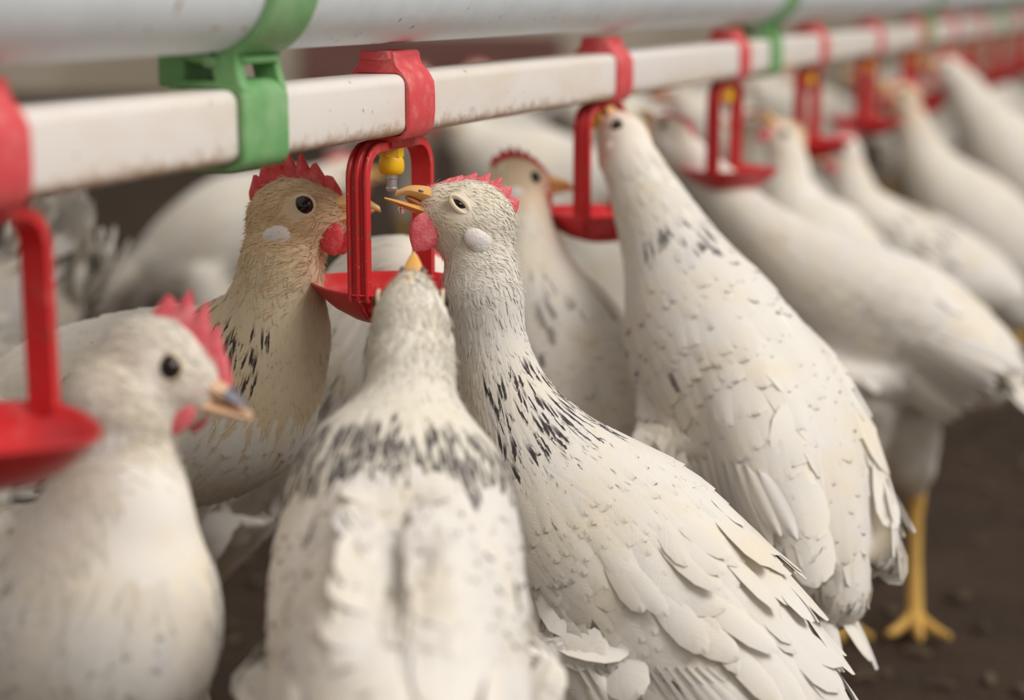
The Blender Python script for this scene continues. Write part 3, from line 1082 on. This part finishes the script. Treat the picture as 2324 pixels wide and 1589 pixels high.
    for sgn in (-1, 1):
        y = 11.9 * sgn
        if lod < 2:
            eb = MB(); eb.ellipsoid(X(7, (10.9 if closed_eye else 10.2) * sgn, 3), A3(3.7, 1.9 if closed_eye else 2.6, 1.5 if closed_eye else 3.9), 20, 12)
            eo = link('eye', eb.mesh('eye', base), 'iris', root)
            pb_ = MB(); pb_.ellipsoid(X(7.2, (11.3 if closed_eye else 10.9) * sgn, 3), A3(2.5 if closed_eye else 2.9, 1.7 if closed_eye else 2.3, 1.35 if closed_eye else 2.9), 20, 12)
            link('pupil', pb_.mesh('pupil', base), 'pupil', eo)
            lb = MB()
            rr = []
            for k in range(25):
                a = 2 * math.pi * k / 24
                sq = 0.48 if closed_eye else 0.92
                rr.append(X(7 + 4.5 * math.cos(a), (11.9 if closed_eye else 11.0) * sgn, 3 + 4.3 * sq * math.sin(a) + (1.1 * math.cos(a) if closed_eye else 0)))
            lb.tube(rr, [(0.0011 if closed_eye else 0.00055) * hs] * 25, 8)
            link('eyelid', lb.mesh('eyelid', base), 'eyelid', eo)
        else:
            eb = MB(); eb.ellipsoid(X(7, 10.2 * sgn, 3), A3(3.9, 2.6, 3.9), 14, 8)
            link('eye', eb.mesh('eye', base), 'pupil', root)
        lob = MB(); lob.ellipsoid(X(-5.0, 13.1 * sgn, -6), A3(5.6, 1.9, 4.2), 18, 10)
        lob.ellipsoid(X(-6.5, 12.9 * sgn, -7.0), A3(4.4, 1.9, 4.0), 16, 8)
        link('earlobe', lob.mesh('earlobe', base), 'earlobe', root)
        if wattle:
            wm = MB()
            k = wattle
            rings = []
            for i in range(9):
                t = i / 8
                wv = math.sin(math.pi * (0.10 + 0.88 * t)) ** 0.7
                cx_ = 13.5 + 1.0 * t
                cz_ = -5.0 - 13.0 * k * t
                yy = (6.0 + 1.2 * t) * sgn
                rings.append([X(cx_ + 5.2 * k * wv * math.cos(2 * math.pi * j / 14), yy + 1.5 * wv * math.sin(2 * math.pi * j / 14), cz_ + 1.5 * math.cos(2 * math.pi * j / 14) * wv) for j in range(14)])
            wm.rings(rings, True)
            link('wattle', wm.mesh('wattle', base), comb if comb != 'comb_pale' else 'comb_pink', root)
    # beak: upper mandible hooked at the tip, lower one swung open by gape
    g = math.radians(gape)
    def mandible(upper):
        rings = []
        n = 14
        for i in range(10):
            t = i / 9
            x = 16.0 + 19.0 * beak_len * t * (1.0 if upper else lower_len / beak_len)
            hwid = 6.2 * (1 - t) ** 0.72 + 0.25
            if upper:
                zt = 4.8 - 6.0 * t ** 1.8 - (1.6 * max(0, t - 0.75) / 0.25)
                zb = -2.6 - 0.6 * t - (2.2 * max(0, t - 0.75) / 0.25)
                zt = max(zt, zb + 0.4)
            else:
                zt = -2.7 - 0.6 * t
                zb = -7.8 + 3.6 * t
            r = []
            for k in range(n):
                a = 2 * math.pi * k / n
                zz = (zt + zb) / 2 + (zt - zb) / 2 * math.sin(a)
                yy = hwid * math.cos(a) * (1.0 if math.sin(a) * (1 if upper else -1) < 0.2 else 0.86)
                xx = x
                if not upper:
                    ox, oz = x - 16.0, zz + 2.6
                    xx = 16.0 + ox * math.cos(g) + oz * math.sin(g) * 1.0
                    zz = -2.6 - ox * math.sin(g) + oz * math.cos(g)
                r.append(X(xx, yy, zz))
            rings.append(r)
        b_ = MB(); b_.rings(rings, True)
        return b_
    ub = link('upper_beak', mandible(True).mesh('upper_beak', base), beak_mat, root)
    if dark_tip:
        ub.data.materials.append(MATS['beak_dark'])
        for pl in ub.data.polygons:
            r_ = (pl.center + base - hc) / (hs * mm)
            if r_.dot(fwd) > 23 and r_.dot(up) > -1.2:
                pl.material_index = 1
    link('lower_beak', mandible(False).mesh('lower_beak', base), beak_mat, root)
    if lod == 0:
        ns = MB()
        for sgn in (-1, 1):
            ns.ellipsoid(X(21.5, 3.6 * sgn, 0.8), A3(2.0, 0.9, 0.7), 12, 8)
        link('nostril', ns.mesh('nostril', base), 'beak_dark', ub)
        if gape:
            mo = MB(); mo.ellipsoid(X(20.5, 0, -3.8), A3(6.5, 3.6, 1.5), 16, 8)
            link('tongue', mo.mesh('tongue', base), 'mouth', root)

    # ---- wings: rows of coverts on the swell, long flight feathers under them
    if wing:
        wt = tree
        for sgn, wc, a, dor_w, lat_w, ra, rb, rn in wings:
            cast = (lat_w + dor_w * (wing_lift * 1.1)).normalized()
            # coverts in overlapping rows
            rows = (13, 9, 7)[lod]; per = (11, 8, 6)[lod]
            C0, C1, C2, N0, N1, N2, LL, WW = [], [], [], [], [], [], [], []
            for r_ in range(rows):
                fx = -0.95 + 1.55 * r_ / (rows - 1)
                for k in range(per):
                    fy_ = -0.90 + 1.8 * (k + 0.5 * (r_ % 2) + rg.uniform(-0.25, 0.25)) / per
                    rad = math.sqrt(max(0.0, 1 - min(1, fx * fx)))
                    p = wc + a * (ra * fx) + dor_w * (rb * fy_ * max(0.35, rad)) + cast * 0.05
                    hit = wt.ray_cast(p, -cast, 0.09)
                    if hit[0] is None:
                        continue
                    p0, n0 = hit[0], hit[1]
                    if n0.dot(cast) < 0: n0 = -n0
                    if n0.dot(cast) < cov_min:
                        continue
                    L_ = (0.017 + 0.012 * (fx + 1) / 1.6) * rg.uniform(0.9, 1.2) * (1, 1.2, 1.4)[lod] * cov
                    W_ = (0.0125 + 0.003 * (fx + 1) / 1.6) * (1, 1.25, 1.5)[lod] * cov
                    dr = a + dor_w * (-0.10 + 0.16 * fy_ * -1 + rg.normal(0, 0.07))
                    dr = (dr - n0 * dr.dot(n0)).normalized()
                    q1 = p0 + dr * L_ * 0.5
                    h1 = wt.find_nearest(q1)
                    q1 = h1[0] if h1[3] < 0.008 else q1
                    d2 = (q1 - p0).normalized()
                    q2 = q1 + d2 * L_ * 0.5
                    h2 = wt.find_nearest(q2)
                    if h2[3] < 0.008: q2 = h2[0]
                    C0.append(p0 - n0 * 0.001); C1.append(q1); C2.append(q2); N0.append(n0); N1.append(n0); N2.append(n0)
                    LL.append(L_); WW.append(W_)
            F = len(C0)
            toA = lambda l: np.array([list(x) for x in l])
            tone = np.clip(rg.beta(1.5, 2.6, F) + body_tone, 0, 1)
            cme = feather_mesh('wing', toA(C0) - offn, toA(C1) - offn, toA(C2) - offn, toA(N0), toA(N1), toA(N2), np.array(LL), np.array(WW), (rg.random(F) < quill_marks * 0.2) * 0.8, tone,
                               rg.uniform(0.0005, 0.0016, F), W_ROUND)
            wo = link('wing', cme, 'white_feather', root)
            # flight feathers, each its own quill
            for k in range(flight_n):
                t = k / max(1, flight_n - 1)
                Lq = (0.074 - 0.016 * t) * (0.92 + 0.16 * rg.random()) * wing_len * flight_len
                ang = math.radians(-11 + 15 * t + rg.normal(0, 1.5))
                flat = wc + a * (ra * (-0.15 + 0.45 * t)) + dor_w * (rb * (-0.80 + 0.95 * t))
                dirv = a * math.cos(ang) + dor_w * math.sin(ang)
                def surf(p):
                    h_ = tree.ray_cast(p + cast * 0.09, -cast)
                    if h_[0] is None or (h_[0] - p).length > 0.05:
                        return None, lat_w
                    return h_[0], h_[1]
                p0, n0 = surf(flat)
                if p0 is None:
                    p0, n0 = flat, lat_w
                p1, n1_ = surf(flat + dirv * (Lq * 0.55))
                if p1 is None:
                    p1, n1_ = p0 + (dirv - n0 * dirv.dot(n0)).normalized() * (Lq * 0.55), n0
                rootp = p0 + n0 * 0.0015
                dx = (p1 + n1_ * (0.0045 + 0.0006 * k) - rootp).normalized()
                dz = n0 + n1_
                dz = (dz - dx * dz.dot(dx)).normalized()
                roll = math.radians(rg.normal(-9, 3))
                dy = dz.cross(dx)
                dz2 = dz * math.cos(roll) + dy * math.sin(roll) * (1 if sgn > 0 else -1)
                dy2 = dz2.cross(dx)
                mi = 3 if rg.random() < quill_marks else (2 if rg.random() < 0.3 else int(rg.integers(0, 2)))
                o = bpy.data.objects.new('flight_feather', QUILLS[mi])
                COL.objects.link(o)
                o.parent = wo
                ws = Lq * 1.05
                M = Matrix(((dx.x * Lq, dy2.x * ws, dz2.x * Lq, 0), (dx.y * Lq, dy2.y * ws, dz2.y * Lq, 0), (dx.z * Lq, dy2.z * ws, dz2.z * Lq, 0), (0, 0, 0, 1)))
                M.translation = rootp - base
                o.matrix_local = M
    # ---- tail fan
    if tail_n:
        c0 = Vector(cen[2]); t0 = -Vector(tan[3]); d0 = Vector(dd[3]); s0 = Vector(sd[3])
        for k in range(tail_n):
            q = (k / max(1, tail_n - 1)) * 2 - 1
            dx = (t0 + s0 * (0.22 * q) + d0 * (0.30 * (1 - q * q) - 0.05)).normalized()
            dz = (d0 - dx * d0.dot(dx) + s0 * (0.5 * q)).normalized()
            dz = (dz - dx * dz.dot(dx)).normalized()
            dy = dz.cross(dx)
            Lq = 0.070 * size * rg.uniform(0.9, 1.1)
            ws = Lq * 1.25
            mi = 3 if rg.random() < quill_marks else int(rg.integers(0, 3))
            o = bpy.data.objects.new('tail_feather', QUILLS[mi]); COL.objects.link(o); o.parent = root
            M = Matrix(((dx.x * Lq, dy.x * ws, dz.x * Lq, 0), (dx.y * Lq, dy.y * ws, dz.y * Lq, 0), (dx.z * Lq, dy.z * ws, dz.z * Lq, 0), (0, 0, 0, 1)))
            M.translation = c0 + s0 * (0.010 * q) - base
            o.matrix_local = M
    # ---- shanks and toes
    for hock, ft, fy, fl, sgn in legs:
        lm = MB()
        ank = ft + Vector((0, 0, 0.012))
        lm.tube([hock + Vector((0, 0, 0.014)), hock, hock * 0.85 + ank * 0.15, hock * 0.5 + ank * 0.5, ank], [0.0075, 0.0080, 0.0058, 0.0050, 0.0066], 12)
        lo = link('leg', lm.mesh('leg', base), 'leg_scale', root)
        for ang, L_ in ((0, 0.046), (38, 0.038), (-38, 0.038), (180, 0.020)):
            a_ = math.radians(ang)
            dr = fy * math.cos(a_) + fl * math.sin(a_)
            tm = MB()
            tm.tube([ank, ft + dr * L_ * 0.35 + Vector((0, 0, 0.006)), ft + dr * L_ * 0.75 + Vector((0, 0, 0.001)), ft + dr * L_ - Vector((0, 0, 0.000))], [0.0056, 0.0044, 0.0036, 0.0022], 10)
            to = link('toe', tm.mesh('toe', base), 'leg_scale', lo)
    return root

# ------------------------------------------------------------------ the flock
# A: drinking at the sharp nipple, body slanting down to the right
make_hen('sharply focused hen drinking from the yellow nipple, beak open, speckled neck, facing left',
         [(1890, 1850, 0.735, 10, 12), (1750, 1660, 0.745, 30, 34), (1540, 1430, 0.760, 44, 50), (1335, 1220, 0.772, 45, 50), (1182, 975, 0.780, 22.5, 25), (1118, 800, 0.782, 15.5, 16.5), (1094, 660, 0.778, 17.5, 18.0)],
         (1068, 497, 0.776, V(-0.89, 0.44, 0.12), V(0.44, 0.89, 0.05), 1.12),
         [V(0.7, 0.7, 0.1)] * 4 + [V(0.85, 0.5, 0.12)] + [V(0.97, 0.2, 0.1)] * 2,
         lod=0, marks=[(0.63, 0.85, -0.40, 0.40, 1.0)], comb='comb_pink', comb_h=7.0, gape=13, closed_eye=True, face_tan=0.12, seed=1, comb_lean=0.6,
         flight_n=14, shag=1.2, quill_marks=0.15, wattle=1.2, wing_out=0.86, cov=1.45, flight_len=1.35, wing_lift=0.0, wing_tall=0.82, wing_start=2.5, fluff=1800, beak_len=0.78, lower_len=0.98, feath=1.25, saddle=150)
# B: behind the strap, facing right
make_hen('hen with a tall spiky red comb facing right behind the red strap',
         [(-60, 940, 0.93, 11, 13), (90, 930, 0.92, 32, 35), (300, 930, 0.885, 44, 48), (500, 900, 0.85, 42, 46), (605, 770, 0.82, 28, 31), (632, 660, 0.806, 19.5, 21), (640, 590, 0.802, 18, 19)],
         (668, 494, 0.802, V(0.955, 0.20, 0.14), V(-0.20, 0.98, 0.05), 1.20),
         [V(-0.3, 0.95, 0.1)] * 4 + [V(-0.75, 0.65, 0.1)] + [V(-0.97, 0.1, 0.1)] * 2,
         lod=0, marks=[(0.62, 0.82, -0.1, 0.5, 1.0)], comb='comb_red', comb_h=14.0, face_tan=1.0, seed=2, comb_pts=7, wattle=0.95, comb_lean=-0.1, flight_n=7, blushy=0.8, neck_mat='buff_feather', face_mat='tan_feather', beak_len=0.9, thigh=0.8, foot={1: Vector((-0.235, 0.875, 0)), -1: Vector((-0.255, 0.935, 0))})
# C: foreground, seen from behind
make_hen('foreground hen seen from behind, head stretched up, with a dark streaked cape',
         [(905, 2050, 0.47, 14, 14), (905, 1830, 0.515, 32, 34), (905, 1530, 0.575, 41, 42), (906, 1280, 0.622, 43.5, 42), (914, 1065, 0.648, 39, 33), (930, 905, 0.660, 18.5, 20), (932, 825, 0.666, 17.2, 18)],
         (932, 738, 0.674, V(0.0, 0.86, -0.5), V(0.0, 0.5, 0.86), 1.12),
         [V(0, 0.8, 0.6)] * 3 + [V(0, 0.55, 0.83)] + [V(0, 0.25, 0.97)] * 3,
         lod=0, marks=[(0.545, 0.76, 0.0, 0.9, 0.95)], comb='comb_pale', comb_h=2.2, face_tan=0.1, seed=3, wattle=0, flight_n=8, wing_lift=0.42, quill_marks=0.05, wing_out=0.56, wing_tall=0.8, wing_start=2.6, cov_min=0.72, hackle_from=0.56, tail_n=6, beak_len=0.45, cov=1.3, neck_mat='cream_feather')
# D: foreground left, chest towards the camera
make_hen('blurred foreground hen with pink comb and dark beak tip, looking right, lower left corner',
         [(-330, 1560, 0.72, 12, 14), (-190, 1530, 0.70, 33, 36), (20, 1510, 0.655, 44, 50), (205, 1400, 0.605, 42, 48), (262, 1170, 0.592, 25, 29), (258, 1035, 0.594, 17, 21), (275, 935, 0.596, 21, 22)],
         (358, 838, 0.597, V(0.92, -0.34, 0.18), V(0.35, 0.93, 0.05), 1.15),
         [V(-0.5, 0.85, -0.1)] * 3 + [V(-0.75, 0.5, -0.4)] + [V(-0.85, 0.3, -0.4)] * 3,
         lod=0, marks=[(0.52, 0.66, 0.1, 0.5, 0.95)], comb='comb_pink', comb_h=13.5, face_tan=0.2, seed=4, comb_pts=5, wattle=0.75, flight_n=7, comb_lean=0.2, comb_x=(-7, 24), beak_mat='beak_pale', dark_tip=True, beak_len=0.85)
# E: behind the cup, neck bent down
make_hen('hen bent behind the red cup, grey specks on its neck, between two hens',
         [(240, 1330, 1.06, 11, 13), (340, 1260, 1.045, 30, 34), (500, 1080, 1.01, 38, 42), (660, 930, 0.97, 38, 42), (775, 770, 0.93, 28, 30), (850, 640, 0.915, 21, 22), (905, 610, 0.905, 18, 18)],
         (965, 650, 0.90, V(0.8, -0.55, 0.1), V(0.55, 0.8, 0), 1.1),
         [V(-0.6, 0.75, 0.2)] * 5 + [V(-0.3, 0.95, 0.2)] * 2,
         lod=1, marks=[(0.58, 0.78, -0.8, 0.25, 0.7)], seed=5, comb='comb_pink', flight_n=4, wing_tall=0.45, wing_lift=0.4, flight_len=0.7, thigh=0.75, foot={1: Vector((-0.215, 1.03, 0)), -1: Vector((-0.255, 1.05, 0))})
# F: behind A, facing right at the second cup
make_hen('blurred hen with dark red comb and orange beak, behind the sharp drinking hen',
         [(1420, 1180, 1.00, 11, 13), (1385, 1070, 1.01, 29, 33), (1325, 920, 1.03, 40, 44), (1260, 760, 1.04, 38, 42), (1212, 620, 1.05, 25, 28), (1195, 530, 1.05, 18, 20), (1185, 480, 1.05, 17, 18)],
         (1172, 418, 1.05, V(0.9, 0.05, -0.3), V(0.0, 1, 0.05), 1.05),
         [V(0.35, 0.75, 0.55)] * 4 + [V(-0.2, 0.3, 0.9)] * 3,
         lod=1, marks=[(0.56, 0.72, -0.4, 0.3, 0.6)], seed=6, comb='comb_red', comb_h=9, face_tan=0.9, flight_n=6, neck_mat='cream_feather')
# G: the big hen at the second nipple
make_hen('large blurred hen stretching up to the second yellow nipple, tail towards the camera',
         [(1915, 1410, 0.875, 10, 12), (1835, 1240, 0.89, 32, 34), (1735, 1010, 0.915, 46, 50), (1610, 780, 0.945, 43, 46), (1525, 580, 0.985, 27, 29), (1462, 440, 1.015, 19, 20.5), (1432, 375, 1.03, 17, 18)],
         (1418, 322, 1.036, V(-0.42, 0.85, -0.25), V(0.75, 0.5, 0.3), 1.0),
         [V(0.55, 0.6, 0.55)] * 7,
         lod=1, marks=[(0.61, 0.72, 0.25, 0.6, 0.9)], seed=7, comb='comb_pale', comb_h=3, wattle=0, flight_n=8, wing_lift=0.3, quill_marks=0.05, tail_n=3, size=0.5, flight_len=0.7)
# H: behind G, yellow leg on the litter
make_hen('blurred hen standing with one yellow leg and spread toes in view, right side',
         [(2310, 880, 1.26, 12, 14), (2210, 830, 1.27, 33, 36), (2060, 770, 1.29, 48, 54), (1890, 670, 1.31, 44, 48), (1735, 540, 1.325, 25, 27), (1610, 410, 1.335, 17, 18), (1545, 345, 1.335, 16, 16.5)],
         (1522, 312, 1.335, V(-0.62, 0.70, -0.3), V(0.65, 0.7, 0.2), 1.0),
         [V(0.45, 0.85, 0.3)] * 7,
         lod=1, marks=[], seed=8, comb='comb_pink', comb_h=9, wattle=0.6, flight_n=8, foot={1: P(2075, 1415, 1.352), -1: P(1900, 1415, 1.352)}, tail_n=8, foot_yaw=V(-0.1, 0, 0.9), quill_marks=0.04, thigh=1.35)
far = [
 ('far hen with upright bare neck left of the farthest red cups', [(2120, 760, 1.50), (1990, 700, 1.52), (1850, 560, 1.54), (1792, 450, 1.55), (1788, 360, 1.55)], (1778, 320, V(-0.5, 0.75, 0.2)), V(0.6, 0.7, 0.3), 'comb_pale', 9, [], 1.0),
 ('far hen with pink comb looking left, dark patch at the base of its neck', [(2330, 690, 1.80), (2210, 650, 1.80), (2060, 590, 1.80), (1955, 480, 1.80), (1932, 410, 1.80)], (1912, 345, V(-0.9, -0.15, 0.3)), V(0.5, 0.8, 0.3), 'comb_pink', 10, [(0.45, 0.72, -0.2, 0.8, 0.9)], 1.15),
 ('far hen with throat tinted tan for shade at the right edge, head raised', [(2480, 700, 2.10), (2350, 620, 2.10), (2210, 500, 2.10), (2110, 380, 2.10), (2075, 290, 2.10)], (2050, 222, V(-0.8, 0.4, 0.2)), V(0.5, 0.8, 0.3), 'comb_red', 11, [], 1.2),
 ('white hen farthest right under the end of the pipe', [(2560, 620, 2.3), (2450, 520, 2.3), (2320, 390, 2.3), (2220, 260, 2.3), (2180, 190, 2.3)], (2150, 160, V(-0.8, 0.3, 0.1)), V(0.5, 0.8, 0.3), 'comb_red', 12, [], 1.25),
 ('pale hen partly hidden between the third and fourth drinkers', [(1930, 560, 1.95), (1860, 540, 1.97), (1780, 470, 1.98), (1728, 390, 1.98), (1722, 330, 1.98)], (1705, 290, V(-0.9, 0.2, 0.1)), V(0.4, 0.9, 0.2), 'comb_red', 13, [], 1.0),
 ('plump white hen under the second red cup', [(1500, 860, 1.40), (1450, 800, 1.42), (1370, 680, 1.45), (1330, 590, 1.5), (1300, 550, 1.53)], (1275, 530, V(-0.8, 0.0, -0.4)), V(0.2, 0.95, 0.1), 'comb_red', 14, [], 1.0),
 ('faint white hen behind the heads of the two sharp hens', [(1420, 470, 2.0), (1350, 440, 2.0), (1200, 400, 2.0), (1090, 330, 2.0), (1060, 290, 2.0)], (1020, 262, V(-0.9, 0.1, 0)), V(0.1, 0.98, 0.1), 'comb_red', 15, [], 1.25),
 ('bright blurred hen behind the left hen, under the green hanger', [(330, 640, 1.90), (400, 600, 1.88), (545, 520, 1.85), (690, 450, 1.82), (740, 420, 1.81)], (780, 400, V(0.9, 0.1, 0)), V(-0.1, 0.98, 0.1), 'comb_red', 16, [], 1.25),
 ('blurred grey-tailed hen at the left edge behind the red bracket', [(130, 570, 1.22), (90, 650, 1.25), (-40, 770, 1.29), (-170, 770, 1.33), (-210, 670, 1.35)], (-240, 640, V(-0.9, 0.1, 0)), V(0.5, 0.85, 0.1), 'comb_red', 17, [], 1.0),
]
RAD = [(10, 12), (34, 37), (44, 48), (25, 27), (17, 18)]
for lab, sp, hd_, dv, cb, sd_, mk_, sz in far:
    spn = [(u, v, d, w * sz, h * sz) for (u, v, d), (w, h) in zip(sp, RAD)]
    fh = make_hen(lab, spn, (hd_[0], hd_[1], sp[-1][2], hd_[2], V(0.1, 0.95, 0.2), 1.0 * sz), dv, lod=2, marks=mk_, seed=sd_, comb=cb, tail_n=5, flight_n=5, comb_h=9, quill_marks=0.0 if sd_ == 17 else 0.1,
             body_tone=0.25 if sd_ == 17 else 0.0, face_tan=1.0 if sd_ == 11 else 0.3)  # shadow on the right-edge hen's head is painted in as face tan

# the distant flock: copies of the faint hen, each with its own parts
    if sd_ == 15:
        far_src = fh
def copy_tree(o, parent=None):
    c = o.copy()
    COL.objects.link(c)
    c.parent = parent
    for ch in o.children:
        copy_tree(ch, c)
    return c
for px, d_, rz, lab in [
        (900, 3.0, 3.3, 'faint far hen behind the arch of the sharp drinker'),
        (1130, 2.9, 0.5, 'faint far hen under the pipe above the orange-beaked hen'),
        (1330, 3.6, 2.9, 'faint far hen just left of the first drinker beyond the sharp one'),
        (1470, 2.7, 0.2, 'faint far hen just right of the first drinker beyond the sharp one'),
        (1590, 3.2, 3.0, 'faint far hen just left of the second drinker beyond the sharp one'),
        (1690, 2.6, 0.7, 'faint far hen just right of the second drinker beyond the sharp one'),
        (1880, 3.0, 0.1, 'faint far hen just right of the third drinker beyond the sharp one'),
        (2010, 3.6, 2.7, 'faint far hen just right of the fourth drinker beyond the sharp one'),
        (2120, 3.1, 0.4, 'faint far hen just right of the fifth drinker beyond the sharp one'),
        (2260, 3.4, 0.0, 'faint far hen second from the right edge beneath the far pipe end'),
        (2330, 2.8, 2.8, 'faint far hen cut by the right edge beneath the far pipe end')]:
    c_ = copy_tree(far_src)
    q_ = P(px, 300, d_)
    c_.location = (q_.x, q_.y, 0)
    c_.rotation_euler = (0, 0, rz)
    c_['label'] = lab
    c_['group'] = 'distant flock'

# a bead of water hanging from the open beak of the drinking hen
wd = MB()
c = P(912, 470, 0.772)
wd.lathe([(0.0002, 0.0030), (0.0007, 0.0018), (0.0015, 0.0), (0.0017, -0.0012), (0.0012, -0.0024), (0.0003, -0.0028)], 16, (0, 0, 0))
o = link('water_drop', wd.mesh('water_drop'), 'water')
o.location = c
tag(o, 'clear drop of water hanging under the open beak', 'water drop')
